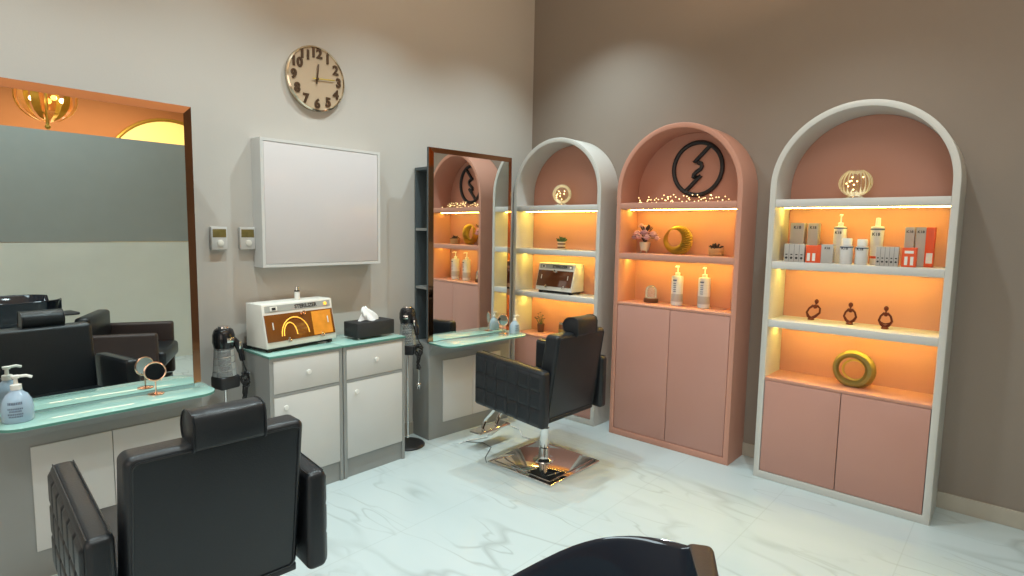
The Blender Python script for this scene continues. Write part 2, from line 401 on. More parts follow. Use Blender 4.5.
t = carton('product_carton', -.240, -2.442, z2, .062, .05, .108, M['cartong'], 'small pale carton with an orange side beside the first white jar', 'K18', group=PG, ts=.017)
bm = BM(); box(bm, -.026, .024, .0312, .052, 0, .104, .001); obj('orange_side_flap', bm, M['orange'], t)
pump_bottle('product_pump_bottle', -.14, -2.476, z2, .034, .290, 'tall pump bottle behind the first jar, its neck bare above the shoulders', M['bottle'], 'K18', PG)
pump_bottle('product_jar', -.235, -2.534, z2, .033, .146, 'short white jar beside the small pale carton with the orange side', M['bottle'], 'K18', PG, pump='cap', cat='jar')
pump_bottle('product_jar', -.235, -2.610, z2, .032, .142, 'short white jar standing in front of the tall capped bottle', M['bottle'], 'K18', PG, pump='cap', cat='jar')
t = thing('product_bottle', 'tall tapered capped bottle with an orange foot band behind the second jar', 'bottle', (-.14, -2.662, z2), 0, PG)
bm = BM(); lathe(bm, [(0, 0), (.025, 0), (.027, .01), (.034, .205), (.031, .214), (.014, .217), (0, .217)], 24); obj('bottle_body', bm, M['bottle'], t)
bm = BM(); lathe(bm, [(0, .217), (.014, .217), (.012, .262), (0, .264)], 18); obj('cap', bm, M['whitep'], t)
bm = BM(); lathe(bm, [(.0282, .035), (.0288, .048)], 24); obj('orange_band', bm, M['orange'], t)
bm = BM(); lathe(bm, [(.0350, .194), (.0352, .203)], 24); obj('collar_line', bm, M['texts'], t)
obj('lettering', text_bm('K18', .024, .0006, T(-.034, 0, .17) @ FACE_MX, .0004), M['text'], t, smooth=False)
carton('product_carton', -.245, -2.736, z2, .104, .04, .104, M['cartong'], 'low pale pack of five dotted cartons beside the orange and grey cartons', group=PG, stripes=5)
t = carton('product_carton', -.15, -2.818, z2, .044, .05, .212, M['cartong'], 'slim tall grey carton behind the low red carton, nearer the pack of five', 'K18', group=PG, ts=.019, tz=.88)
t = carton('product_carton', -.15, -2.868, z2, .044, .05, .212, M['cartong'], 'slim tall grey carton with a broad orange side, at the end of the product row', 'K18', group=PG, ts=.019, tz=.88)
bm = BM(); box(bm, -.026, .025, -.062, -.0225, 0, .211, .001); obj('orange_side_flap', bm, M['orange'], t)
bm = BM(); box(bm, -.0268, -.0262, -.058, -.030, .02, .075); obj('white_seal', bm, M['label'], t, smooth=False)
t = carton('product_carton', -.245, -2.834, z2, .064, .04, .102, M['orange'], 'low red carton in front of the two slim tall grey cartons', group=PG)
bm = BM()
for yy in (-.014, .012): box(bm, -.0206, -.0200, yy - .007, yy + .007, .01, .055)
box(bm, -.0206, -.02, -.02, .02, .072, .086)
obj('printed_bottles', bm, M['label'], t, smooth=False)

# bronze figurines
def figurine(x, y, label, rz, lean, h=.127):
    t = thing('bronze_figurine', label, 'figurine', (x, y, .998), rz, 'bronze figurines on the white-framed cabinet')
    bm = BM(); lathe(bm, [(0, 0), (.019, 0), (.02, .004), (.014, .010), (0, .011)], 16, (0, lean * -.4, 0)); obj('base', bm, M['bronzefig'], t)
    bm = BM()
    lf = [(0, lean * -.4, .008), (0, .018 - lean * .3, .022), (0, .031, .045), (0, .024 + lean * .3, .070), (0, .010 + lean * .6, .086), (0, lean * .8, .076)]
    rt = [(0, lean * -.4, .008), (0, -.018 - lean * .1, .022), (0, -.031 + lean * .5, .045), (0, -.024 + lean, .072), (0, -.010 + lean, .086), (0, lean * .8, .076)]
    tube(bm, lf, [.010, .0085, .0065, .006, .009, .011], 8); tube(bm, rt, [.010, .0085, .0065, .006, .009, .011], 8)
    ball(bm, (0, lean * .8, .082), .012, 1, 1, 1.1)
    ball(bm, (0, lean * 1.1, .100), .006)
    ball(bm, (0, lean * 1.2, .114), .0130, 1, .95, 1.15)
    obj('figure', bm, M['bronzefig'], t)
    return t
figurine(-.11, -2.350, 'bronze looped-arm figurine leaning sideways, the one nearest the pink cabinet', .35, -.016)
figurine(-.13, -2.556, 'bronze looped-arm figurine sitting upright between the other two', .0, 0)
f3 = figurine(-.165, -2.738, 'bronze looped-arm figurine with crossed legs, furthest from the pink cabinet', .0, 0)
bm = BM(); tube(bm, [(0, .028, .036), (-.006, .0, .028), (0, -.028, .036)], .004, 8); obj('crossed_legs', bm, M['bronzefig'], f3)

# ring sculptures
def ring_sculpture(bm, R, r, oy, oz, th, ribs=0, amp=0.0, flat=.0, seg=128, twist=0):
    t = BM(); rings = []; K = 10
    for i in range(seg):
        a = 2 * PI * i / seg
        O = Vector((0, R * math.cos(a), R * math.sin(a))); a2 = a + twist
        I = Vector((0, oy + r * math.cos(a2), oz + r * math.sin(a2)))
        mid = (O + I) / 2; hw = (O - I) / 2; L = hw.length
        tt = th * min(1, L / (R * .25)) * (1 + (amp * math.sin(a * ribs) if ribs else 0))
        ring = []
        for k in range(K):
            c, s = math.cos(2 * PI * k / K), math.sin(2 * PI * k / K)
            p = mid + hw * c + Vector((tt * s, 0, 0))
            if flat: p.z = max(p.z, -R + flat)
            ring.append(t.verts.new(p))
        rings.append(ring)
    for i in range(seg):
        A, B = rings[i], rings[(i + 1) % seg]
        for k in range(K): t.faces.new((A[k], A[(k + 1) % K], B[(k + 1) % K], B[k]))
    bmesh.ops.recalc_face_normals(t, faces=t.faces[:])
    t.transform(T(0, 0, R - flat)); merge(bm, t)
t = thing('ring_vase', 'antique gold ring-shaped vase with an off-centre hole on the pink counter', 'vase', (-.163, -2.604, .6405), 0)
bm = BM(); ring_sculpture(bm, .112, .066, .012, 0.0, .036, 0, 0, .010); obj('outer_ring', bm, M['goldg'], t)
bm = BM(); tube(bm, [(-.008, -.004 + .060 * math.cos(2 * PI * i / 40), .100 + .0 + .058 * math.sin(2 * PI * i / 40)) for i in range(40)], .007, 8, True); obj('inner_ring', bm, M['gold'], t)
t = thing('swirl_sculpture', 'ribbed gold crescent swirl sculpture on the pink cabinet\'s middle shelf', 'sculpture', (-.10, -1.452, 1.3605), 0)
bm = BM(); ring_sculpture(bm, .106, .060, .036, .016, .026, 36, .42, .008, 288, .5); obj('ribbed_crescent', bm, M['gold'], t)

# flower pot, succulents, cloche
def rosette(bm, c, r, n=3, per=6):
    for k in range(n):
        for j in range(per):
            a = 2 * PI * j / per + k * .5; el = .25 + .38 * k; rr = r * (1 - .22 * k)
            d = Vector((math.cos(a) * math.cos(el), math.sin(a) * math.cos(el), math.sin(el)))
            q = d.to_track_quat('Z', 'Y').to_matrix().to_4x4()
            ball(bm, (0, 0, 0), rr * .5, .55, .22, 1, 8, 6, T(*c) @ q @ T(0, 0, rr * .5))
t = thing('rose_pot', 'bouquet of dusty pink roses in a small footed pot', 'flowers', (-.125, -1.202, 1.3605), 0); t.scale = (1.12, 1.12, 1.12)
bm = BM(); lathe(bm, [(0, .018), (.026, .018), (.034, .05), (.036, .072), (.030, .072), (0, .06)], 20)
for a in range(3): tube(bm, [(.020 * math.cos(a * 2.1), .020 * math.sin(a * 2.1), .022), (.026 * math.cos(a * 2.1), .026 * math.sin(a * 2.1), 0)], .004, 6)
obj('footed_pot', bm, M['pot'], t)
fl = None
for (px, py, pz, r) in ((-.01, .0, .140, .040), (0, .058, .128, .034), (0, -.058, .125, .034), (-.03, .03, .108, .030), (-.03, -.03, .104, .030), (.03, .02, .165, .03), (0, .078, .102, .025), (0, -.085, .10, .024), (.0, .03, .178, .025)):
    bm = BM(); ball(bm, (0, 0, 0), r * .62, u=12, v=8); rosette(bm, (0, 0, -r * .3), r); obj('rose', bm, M['rose'], t, loc=(px, py, pz))
bm = BM(); rnd = random.Random(5)
for k in range(34):
    a = rnd.uniform(0, 2 * PI); e = rnd.uniform(-.2, 1.2); d = Vector((math.cos(a) * math.cos(e) * .6, math.sin(a) * math.cos(e) * .8, math.sin(e) * .8)).normalized()
    q = d.to_track_quat('Z', 'Y').to_matrix().to_4x4(); L = rnd.uniform(.03, .05)
    ball(bm, (0, 0, 0), L / 2, .35, .1, 1, 7, 5, T(0, 0, .105) @ q @ T(0, 0, L / 2 + .035 + rnd.uniform(0, .02)))
for k in range(8): a = k * .8; tube(bm, [(0, 0, .06), (.02 * math.cos(a), .045 * math.sin(a), .13)], .002, 5)
obj('leaves', bm, M['dkleaf'], t)

def succulent(x, y, z, r, h, label, potm, leafm, name='potted_succulent', cat='plant', spike=False, hatch=True):
    t = thing(name, label, cat, (x, y, z), 0)
    bm = BM(); hp = h * .55
    lathe(bm, [(0, 0), (r * .85, 0), (r * .95, hp * .1), (r, hp), (r * .88, hp), (r * .85, hp * .85), (0, hp * .85)], 20)
    if hatch:
        for k in range(4): lathe(bm, [(r * .96, hp * (.15 + .2 * k)), (r * 1.05, hp * (.2 + .2 * k)), (r * .97, hp * (.25 + .2 * k))], 20)
    obj('pot', bm, potm, t)
    bm = BM(); rnd = random.Random(int(h * 1e4))
    for k in range(26):
        a = rnd.uniform(0, 2 * PI); e = rnd.uniform(.35, 1.4) if spike else rnd.uniform(.1, 1.3)
        d = Vector((math.cos(a) * math.cos(e), math.sin(a) * math.cos(e), math.sin(e))); L = (h - hp) * rnd.uniform(.8, 1.1)
        q = d.to_track_quat('Z', 'Y').to_matrix().to_4x4()
        ball(bm, (0, 0, 0), L / 2, .22 if spike else .34, .22, 1, 7, 5, T(d.x * r * .3, d.y * r * .3, hp * .9) @ q @ T(0, 0, L / 2))
    obj('leaves', bm, leafm, t)
    return t
succulent(-.09, -1.722, 1.3605, .050, .098, 'dark succulent in a woven pale pot beside the gold swirl', M['potw'], M['dkleaf'])
t = succulent(-.12, -.437, 1.3605, .032, .115, 'small spiky plant in a banded brown and cream pot in the corner cabinet', M['pot'], M['green'], spike=True, hatch=False)
bm = BM()
for k in (.18, .62): lathe(bm, [(.0325, .063 * k), (.0335, .063 * k), (.0335, .063 * k + .012), (.0325, .063 * k + .012)], 20)
obj('brown_bands', bm, M['potd'], t)
# blossom pot in the lowest niche
t = thing('blossom_pot', 'sprig of pink blossoms in a brown pot in the corner cabinet\'s lowest niche', 'plant', (-.09, -.215, .6405), 0)
bm = BM(); lathe(bm, [(0, 0), (.026, 0), (.032, .07), (.026, .07), (0, .06)], 16); obj('pot', bm, M['potd'], t)
bm = BM(); rnd = random.Random(8); tips = []
for k in range(13):
    a = rnd.uniform(0, 2 * PI); s = rnd.uniform(.02, .065); tip = (s * math.cos(a) * .7, s * math.sin(a), rnd.uniform(.10, .165)); tips.append(tip)
    tube(bm, [(0, 0, .055), (tip[0] * .5, tip[1] * .5, tip[2] * .7), tip], .0015, 4)
obj('stems', bm, M['green'], t)
bm = BM()
for p in tips: rosette(bm, p, .013, 2, 5)
obj('blossoms', bm, M['dkleaf'], t)
t = thing('storage_jar', 'dark banded jar beside the blossom sprig in the lowest corner niche', 'jar', (-.09, -.452, .6405), 0)
bm = BM(); lathe(bm, [(0, 0), (.034, 0), (.036, .01), (.036, .085), (.030, .095), (0, .096)], 20); obj('jar_body', bm, M['potd'], t)
bm = BM(); lathe(bm, [(.0365, .03), (.0372, .031), (.0372, .055), (.0365, .056)], 20); obj('label_band', bm, M['goldg'], t)
bm = BM(); lathe(bm, [(0, .096), (.033, .096), (.033, .112), (0, .115)], 20); obj('lid', bm, M['silver'], t)
# glass cloche
t = thing('glass_cloche', 'small glass cloche on a wooden base in the pink cabinet', 'ornament', (-.105, -1.258, 1.0005), 0)
bm = BM(); lathe(bm, [(0, 0), (.05, 0), (.052, .004), (.052, .028), (.048, .032), (0, .032)], 28); obj('wooden_base', bm, M['potd'], t)
bm = BM(); lathe(bm, [(.042, .0325), (.042, .085), (.036, .108), (.022, .122), (0, .127)], 28); obj('glass_dome', bm, M['clear'], t)
for y, lab in ((-1.468, 'tall white shampoo pump bottle nearer the glass cloche'), (-1.666, 'tall white shampoo pump bottle further from the glass cloche')):
    t = pump_bottle('shampoo_bottle', -.12, y, 1.0005, .041, .287, lab, M['bottle'], None, 'shampoo bottles in the pink cabinet', band=False)
    bm = BM()
    for k, zz in enumerate((.175, .155, .140, .128, .112, .098)):
        box(bm, -.0422, -.0405, -.010 if k else -.014, .010 if k else .014, zz, zz + (.010 if k == 0 else .0045))
    obj('printed_text', bm, M['texts'], t, smooth=False)
    bm = BM(); lathe(bm, [(.0413, .03), (.0415, .031), (.0415, .082), (.0413, .083)], 24); obj('label', bm, M['cartong'], t)

# fairy light garland
t = thing('fairy_light_garland', 'tangled garland of tiny warm fairy lights on the pink cabinet\'s top shelf', 'string lights', (-.15, -1.49, 1.7205), 0)
rnd = random.Random(11); pts = []
for k in range(64):
    y = .33 - .66 * k / 63; pts.append((rnd.uniform(-.06, .05), y + rnd.uniform(-.02, .02), max(.004, rnd.gauss(.022, .018))))
bm = BM(); tube(bm, pts, .0008, 4); obj('wire', bm, M['wire'], t)
bb = None
for p in pts:
    if bb is None: bm = BM(); ball(bm, (0, 0, 0), .0040, u=8, v=6); bb = obj('bulb', bm, M['fairy'], t); bb.location = p
    else: c = bb.copy(); C.objects.link(c); c.location = p

# ------------------------------------------------------------------ sterilizers
def sterilizer(x, y, z, rz, w, d, h, label, win, refl):
    """front-left bottom corner at the origin, front faces -Y, right along +X"""
    t = thing('towel_sterilizer', label, 'sterilizer', (x, y, z), rz)
    zc = .022; ts = .045
    prof = [(0, zc), (d, zc), (d, h), (ts, h), (ts * .82, h - .055), (0, zc + .03)]
    bm = BM(); prism(bm, [(p[0], p[1]) for p in prof], 'x', 0, w, .003); obj('housing', bm, M['sterw'], t)
    bm = BM()
    for px in (.03, w - .03):
        for py in (.03, d - .03): box(bm, px - .012, px + .012, py - .012, py + .012, 0, zc)
    box(bm, .02, w - .02, .025, d - .02, .006, zc + .001); obj('feet', bm, M['blackm'], t)
    # sloped front plane: from (y=0,z=zc+.03) to (y=ts*.82,z=h-.055)
    y0, z0, y1, z1 = 0, zc + .03, ts * .82, h - .055
    sl = Vector((0, y1 - y0, z1 - z0)); L = sl.length; sl.normalize(); nrm = Vector((0, -sl.z, sl.y))
    F = Matrix(((1, 0, 0, 0), (0, sl.y, nrm.y, y0), (0, sl.z, nrm.z, z0), (0, 0, 0, 1)))   # local: x right, y up slope, z out
    bm = BM(); box(bm, .007, w - .007, .004, L - .004, .0, .005, .0015, mtx=F); obj('window', bm, win, t)
    if refl:
        bm = BM()
        for c0, rr in ((w * .33, .042), (w * .40, .088)):
            tube(bm, [(c0 + rr * math.cos(PI * i / 12), .03 + (L - .06) * math.sin(PI * i / 12) * (.72 if rr < .06 else 1.0), .0075) for i in range(13)], .003, 6, mtx=F)
        obj('arch_reflection_glow', bm, M['amberglow'], t)  # arcs imitate the lit arched cabinets reflected in the window
        bm = BM(); box(bm, w * .66, w * .95, .01, L - .012, .005, .0056, mtx=F); obj('bright_window_patch', bm, mat('bright_amber', (.75, .27, .03), .15, var=.3, scale=20), t)  # brighter amber sheet over the right part of the window
    bm = BM()
    for px in (w * .3, w * .78): box(bm, px - .012, px + .012, -.006, .008, .004, .010, .001, mtx=F); lathe(bm, [(0, 0), (.006, 0), (.006, .005), (0, .006)], 12, (px, .014, .004), F)
    obj('hinge_clips', bm, M['silver'], t)
    bm = BM(); lathe(bm, [(0, 0), (.011, 0), (.009, .008), (.004, .016), (.011, .020), (.012, .028), (0, .030)], 16, (w * .52, L - .014, .004), F); obj('knob', bm, M['copper'] if refl else M['silver'], t)
    for px in (.05, w - .05):
        bm = BM(); box(bm, px - .003, px + .003, L * .45, L * .7, .005, .009, .001, mtx=F); obj('clip', bm, M['sterw'], t)
    # control strip on the upper slope (y1,z1)->(ts,h)
    s2 = Vector((0, ts - y1, h - z1)); L2 = s2.length; s2.normalize(); n2 = Vector((0, -s2.z, s2.y))
    G = Matrix(((1, 0, 0, 0), (0, s2.y, n2.y, y1), (0, s2.z, n2.z, z1), (0, 0, 0, 1)))
    bm = BM(); box(bm, .016, w - .016, .010, L2 - .010, 0, .002, mtx=G); st = obj('control_strip', bm, M['greypanel'], t, smooth=False)
    obj('lettering', text_bm('STERILIZER', .030, .0004, G @ T(w * .60, L2 * .5, .0024), .0012), M['text'], t, smooth=False)
    bm = BM(); box(bm, w * .10, w * .20, .016, L2 - .016, .002, .005, .001, mtx=G); sw = obj('switch', bm, M['sterw'], t)
    bm = BM(); box(bm, w * .125, w * .175, .021, L2 - .021, .005, .0062, mtx=G); obj('rocker', bm, M['blackm'], sw)
    bm = BM(); lathe(bm, [(0, 0), (.011, 0), (.010, .004), (0, .005)], 16, (w * .89, L2 * .5, .002), G); obj('indicator', bm, M['amberglow'] if refl else M['silver'], t)
    return t
sterilizer(-2.520, -.262, .8205, math.radians(7), .46, .195, .262, 'white sterilizer with arch reflections painted on its amber window on the glass-topped drawer cabinet', M['amberwin'], True)
sterilizer(-.215, -.250, 1.0005, -PI / 2, .368, .17, .245, 'white sterilizer with a dark window inside the corner arched cabinet', M['amberdark'], False)
# small bottle on the sterilizer
t = thing('dropper_bottle', 'tiny white labelled bottle with a black collar on top of the sterilizer', 'bottle', (-2.268, -.125, 1.0835), 0)
bm = BM(); lathe(bm, [(0, 0), (.014, 0), (.0145, .002), (.0145, .044), (.008, .050), (0, .050)], 16); obj('bottle_body', bm, M['whitep'], t)
bm = BM(); lathe(bm, [(0, .050), (.0145, .050), (.0145, .057), (0, .057)], 16); obj('collar', bm, M['blackm'], t)
bm = BM(); lathe(bm, [(0, .057), (.012, .057), (.010, .078), (0, .080)], 16); obj('cap', bm, M['silver'], t)

# ------------------------------------------------------------------ drawer cabinets
def drawer_cabinet(x0, x1, label):
    t = thing('drawer_cabinet', label, 'cabinet', (x0, 0, 0), 0, 'grey drawer cabinets with white fronts')
    w = x1 - x0; Dp = .34; t0 = .021
    bm = BM()
    box(bm, 0, t0, -Dp, -.014, 0, .806, .001); box(bm, w - t0, w, -Dp, -.014, 0, .806, .001)
    box(bm, t0, w - t0, -Dp + .012, -.014, 0, .12); box(bm, t0, w - t0, -Dp, -.014, .792, .806)
    box(bm, t0, w - t0, -Dp, -.10, .588, .606); box(bm, t0, w - t0, -.03, -.014, .12, .79); box(bm, t0, w - t0, -.32, -.03, .11, .13)
    obj('carcass', bm, M['grey'], t, smooth=False)
    bm = BM(); box(bm, t0 + .0015, w - t0 - .0015, -Dp - .001, -.10, .608, .790, .0015); d = obj('drawer', bm, M['white'], t)
    bm = BM(); lathe(bm, [(0, 0), (.007, 0), (.006, .008), (.014, .014), (.013, .02), (0, .022)], 16, (0, 0, 0), T(w / 2, -Dp, .705) @ RX); obj('knob', bm, M['whitep'], d)
    bm = BM(); box(bm, t0 + .0015, w - t0 - .0015, -Dp - .001, -Dp + .018, .123, .586, .0015); d = obj('door', bm, M['white'], t)
    bm = BM(); lathe(bm, [(0, 0), (.007, 0), (.006, .008), (.014, .014), (.013, .02), (0, .022)], 16, (0, 0, 0), T(.082, -Dp, .528) @ RX); obj('knob', bm, M['whitep'], d)
    bm = BM(); box(bm, -.003, w + .001, -Dp - .006, -.014, .8075, .820, .001); g = obj('glass_top', bm, M['glasstop'], t)
    bm = BM(); box(bm, -.0032, w + .0012, -Dp - .0064, -Dp - .0058, .8078, .8195); box(bm, -.0036, -.0030, -Dp - .006, -.014, .8078, .8195); obj('glass_edge', bm, M['glassedge'], g, smooth=False)
    return t
drawer_cabinet(-2.546, -2.107, 'glass-topped grey cabinet with white drawer and door, under the amber-windowed sterilizer')
drawer_cabinet(-2.101, -1.650, 'glass-topped grey cabinet with white drawer and door, under the tissue box')
t = thing('small_black_adapter', 'small black plug adapter on the back corner of the glass cabinet top', 'adapter', (-2.575, -.045, .8205), .2)
bm = BM(); box(bm, -.045, .045, -.022, .022, 0, .028, .004); obj('adapter_body', bm, M['blackm'], t)
bm = BM(); box(bm, .02, .044, -.008, .03, .028, .034, .002); obj('adapter_tab', bm, M['blackgloss'], t)
t.location = (-2.50, -.035, .8205)

# tissue box
t = thing('tissue_box', 'black woven tissue box with a white tissue pulled up, on the cabinet glass', 'tissue box', (-1.825, -.205, .8205), .03)
bm = BM(); box(bm, -.142, .142, -.072, .072, .012, .105, .005); obj('box_body', bm, M['tboxm'], t)
bm = BM()
for sx in (-.12, .12):
    for sy in (-.055, .055): ball(bm, (sx, sy, .007), .008, u=10, v=8)
obj('feet', bm, M['silver'], t)
bm = BM(); g = BM(); rows = []
for j in range(9):
    v = j / 8; row = []
    for i in range(17):
        u = i / 16 * 2 * PI; r = (.048 * (1 - v) ** .8 + .016) * (1 + .28 * math.sin(3 * u + v * 4)); row.append(g.verts.new((-.035 * v + r * math.cos(u) * 1.1, r * math.sin(u) * .45, .104 + .085 * v ** .9 + .008 * math.sin(2 * u))))
    rows.append(row)
for a, c in zip(rows, rows[1:]):
    for i in range(16): g.faces.new((a[i], a[i + 1], c[i + 1], c[i]))
g.faces.new(rows[-1][:16]); merge(bm, g); obj('tissue', bm, M['tissue'], t)

# ------------------------------------------------------------------ vanity stations
def rounded_poly(x0, x1, y0, y1, r, n=8):
    p = [(x1, y1), (x0, y1)]
    p += [(x0 + r - r * math.cos(a), y0 + r - r * math.sin(a)) for a in [PI / 2 * i / n for i in range(n + 1)]]
    p += [(x1 - r + r * math.sin(a), y0 + r - r * math.cos(a)) for a in [PI / 2 * i / n for i in range(n + 1)]]
    return p
def vanity(x, y, rz, W, Dp, label, zt, glassd):
    """local: x along the mirror, -y outwards, mirror plane at y=0, body behind it to y=Dp"""
    t = thing('salon_vanity', label, 'vanity', (x, y, 0), rz, 'mirror vanities along the greige wall')
    zg = zt - .014
    bm = BM(); box(bm, 0, W, .002, Dp, 0, zg - .001, .002)
    # curved cove carrying the glass overhang
    zq = zg - .091; prof = [(.002, zq)] + [(.002 - .10 * (1 - math.cos(PI / 2 * i / 8)), zq + .09 * math.sin(PI / 2 * i / 8)) for i in range(1, 9)] + [(.002, zg - .001)]
    prism(bm, prof, 'x', .004, W - .004)
    obj('body', bm, M['grey'], t, ang=50)
    px0 = .122; pm = W * .5 + .012; px1 = W - .10
    for a, c in ((px0, pm - .0015), (pm + .0015, px1)):
        bm = BM(); box(bm, a, c, -.006, .002, zt - .605, zt - .150, .0015); obj('door', bm, M['white'], t)
    bm = BM(); prism(bm, rounded_poly(-.002, W + .002, -glassd, -.001, .085), 'z', zg, zt, .002); g = obj('glass_shelf', bm, M['glasstop'], t, ang=50)
    e = rounded_poly(-.0024, W + .0024, -glassd - .0004, -.001, .085)[1:]
    q = BM(); a = [q.verts.new((p[0], p[1], zg + .002)) for p in e]; c = [q.verts.new((p[0], p[1], zt - .002)) for p in e]
    for i in range(len(e) - 1): q.faces.new((a[i], a[i + 1], c[i + 1], c[i]))
    obj('glass_edge', q, M['glassedge'], g)
    # tall shelf box behind the mirror, open towards its left end
    x1b = .30; bm = BM(); zb = 1.94
    box(bm, .018, W - .02, .030, Dp, zb - .02, zb); box(bm, .018, W - .02, Dp - .014, Dp, zg, zb - .02); box(bm, .018, W - .02, .030, .046, zg, zb - .02)
    box(bm, x1b, W - .02, .046, Dp - .014, zg, zb - .02); 
    obj('shelf_box', bm, M['greyd'], t, smooth=False)
    for z in (1.10, 1.515):
        bm = BM(); box(bm, .019, x1b, .046, Dp - .014, z - .018, z); obj('shelf', bm, M['grey'], t, smooth=False)
    # mirror
    zt2 = 2.068; f = .036
    bm = BM(); box(bm, f, W - f, .001, .012, zt + .001, zt2 - f); obj('mirror', bm, M['mirror'], t, smooth=False)
    bm = BM(); box(bm, -.002, W + .002, .0125, .028, zt + .001, zt2 + .001); obj('mirror_backing', bm, M['greyd'], t, smooth=False)
    bm = BM()
    # bevelled bronze glass strips
    def strip(p0, p1, p2, p3):
        q = BM(); vs = [q.verts.new(p) for p in (p0, p1, p2, p3)]; vb = [q.verts.new((p[0], .0122, p[2])) for p in (p0, p1, p2, p3)]
        q.faces.new(vs); q.faces.new(vb[::-1])
        for i in range(4): q.faces.new((vs[i], vs[(i + 1) % 4], vb[(i + 1) % 4], vb[i]))
        bmesh.ops.recalc_face_normals(q, faces=q.faces[:]); merge(bm, q)
    a, c = .006, .0
    strip((0, a, zt + .001), (f, c, zt + .001), (f, c, zt2 - f), (0, a, zt2))
    strip((W, a, zt + .001), (W, a, zt2), (W - f, c, zt2 - f), (W - f, c, zt + .001))
    strip((0, a, zt2), (f, c, zt2 - f), (W - f, c, zt2 - f), (W, a, zt2))
    obj('bronze_border', bm, M['bronze'], t, smooth=False)
    return t
vanity(-3.657, -.280, 0, .794, .262, 'wide mirror vanity with green glass shelf, the one reflecting the black basin', .732, .225)
vanity(-1.332, -.205, math.radians(-4.3), .785, .203, 'mirror vanity beside the corner cabinet, with open grey side shelves', .716, .232)

# hand mirrors on the glass shelves
def hand_mirror(x, y, z, rz, r, label, h=.105):
    t = thing('table_mirror', label, 'mirror', (x, y, z), rz, 'round rose-gold table mirrors')
    bm = BM(); lathe(bm, [(0, 0), (.034, 0), (.034, .003), (.012, .006), (0, .007)], 24)
    obj('foot', bm, M['copper'], t)
    bm = BM(); tube(bm, [(0, 0, .005), (0, 0, h - r)], .0035, 8); obj('stem', bm, M['copper'], t)
    bm = BM(); tube(bm, [(r * math.cos(2 * PI * i / 36), 0, h + r * math.sin(2 * PI * i / 36)) for i in range(36)], .0038, 8, True); obj('frame', bm, M['copper'], t)
    bm = BM(); lathe(bm, [(0, -.002), (r - .002, -.002), (r - .002, .002), (0, .002)], 36, (0, 0, 0), T(0, 0, h) @ RX); obj('mirror', bm, M['mirror'], t, smooth=False)
    return t
hand_mirror(-3.087, -.353, .7325, math.radians(-14), .042, 'round rose-gold table mirror on the green glass shelf with the large soap dispenser')
hand_mirror(-.705, -.335, .7165, math.radians(-70), .042, 'round rose-gold table mirror beside the clear dispenser near the corner cabinet')
# soap dispensers
def dispenser(x, y, z, label, m, sc=1.0, rz=0):
    t = thing('soap_dispenser', label, 'dispenser', (x, y, z), rz, 'round pump dispensers on the glass shelves')
    s = sc
    bm = BM(); lathe(bm, [(0, 0), (.044 * s, 0), (.048 * s, .006 * s), (.048 * s, .05 * s), (.044 * s, .078 * s), (.032 * s, .100 * s), (.018 * s, .112 * s), (.014 * s, .118 * s), (0, .118 * s)], 28); obj('bottle_body', bm, m, t)
    bm = BM(); lathe(bm, [(0, .118 * s), (.017 * s, .118 * s), (.017 * s, .136 * s), (.007 * s, .139 * s), (.006 * s, .160 * s), (.012 * s, .160 * s), (.014 * s, .170 * s), (0, .172 * s)], 18)
    tube(bm, [(0, 0, .166 * s), (.03 * s, -.01 * s, .167 * s), (.046 * s, -.016 * s, .160 * s)], .0055 * s, 8); obj('pump', bm, M['whitep'], t)
    g = BM(); n = 14; rr = .0486 * s
    for k, (zz, wd, hh) in enumerate(((.070, .9, .010), (.052, .95, .006), (.043, .75, .006), (.032, .95, .006), (.023, .85, .006))):
        for j in range(9):
            a0 = -PI / 2 - .5 * wd + j * wd / 9 - .25; a1 = a0 + wd / 9 * .7
            va = [g.verts.new((rr * math.cos(q), rr * math.sin(q), hz)) for q, hz in ((a0, zz * s), (a1, zz * s), (a1, (zz + hh) * s), (a0, (zz + hh) * s))]
            if zz < .06 or True: g.faces.new(va)
    obj('printed_text', g, M['texts'], t, smooth=False)
    return t
dispenser(-3.579, -.382, .7325, 'bluish round soap pump dispenser with slate print on the near glass shelf', M['bluish'], 1.06)
dispenser(-.615, -.375, .7165, 'clear round pump dispenser on the far glass shelf, next to the corner cabinet', M['bluish'], .82)

# ------------------------------------------------------------------ wall items
t = thing('wall_panel', 'large white square panel box mounted on the greige wall above the sterilizer', 'panel', (-2.066, -.001, 1.638), 0)
bm = BM(); w, h, dp = .393, .360, .112; f = .017
for a in ((-w, w, h - f, h), (-w, w, -h, -h + f), (-w, -w + f, -h + f, h - f), (w - f, w, -h + f, h - f)): box(bm, a[0], a[1], -dp, 0, a[2], a[3])
obj('frame', bm, M['white'], t, smooth=False)
bm = BM(); box(bm, -w + f + .002, w - f - .002, -dp + .002, -.004, -h + f + .002, h - f - .002, .001); obj('face_panel', bm, M['board'], t)
bm = BM(); box(bm, -w + f, w - f, -dp + .02, -.006, -h + f, h - f); obj('reveal', bm, M['greyd'], t, smooth=False)

def thermostat(x, label):
    t = thing('thermostat', label, 'thermostat', (x, -.001, 1.44), 0, 'wall thermostats beside the large mirror')
    bm = BM(); box(bm, -.042, .042, -.028, 0, -.062, .062, .004); obj('housing', bm, M['white'], t)
    bm = BM(); box(bm, -.035, .035, -.0295, -.027, .006, .050, .0008); obj('display', bm, M['lcd'], t)
    bm = BM(); lathe(bm, [(0, 0), (.018, 0), (.017, .004), (.014, .006), (0, .006)], 24, (0, 0, 0), T(.004, -.028, -.026) @ RX); obj('dial', bm, M['sterw'], t)
thermostat(-2.655, 'white wall thermostat with small display, nearer the large mirror')
thermostat(-2.503, 'white wall thermostat with small display, tight beside the white wall panel')

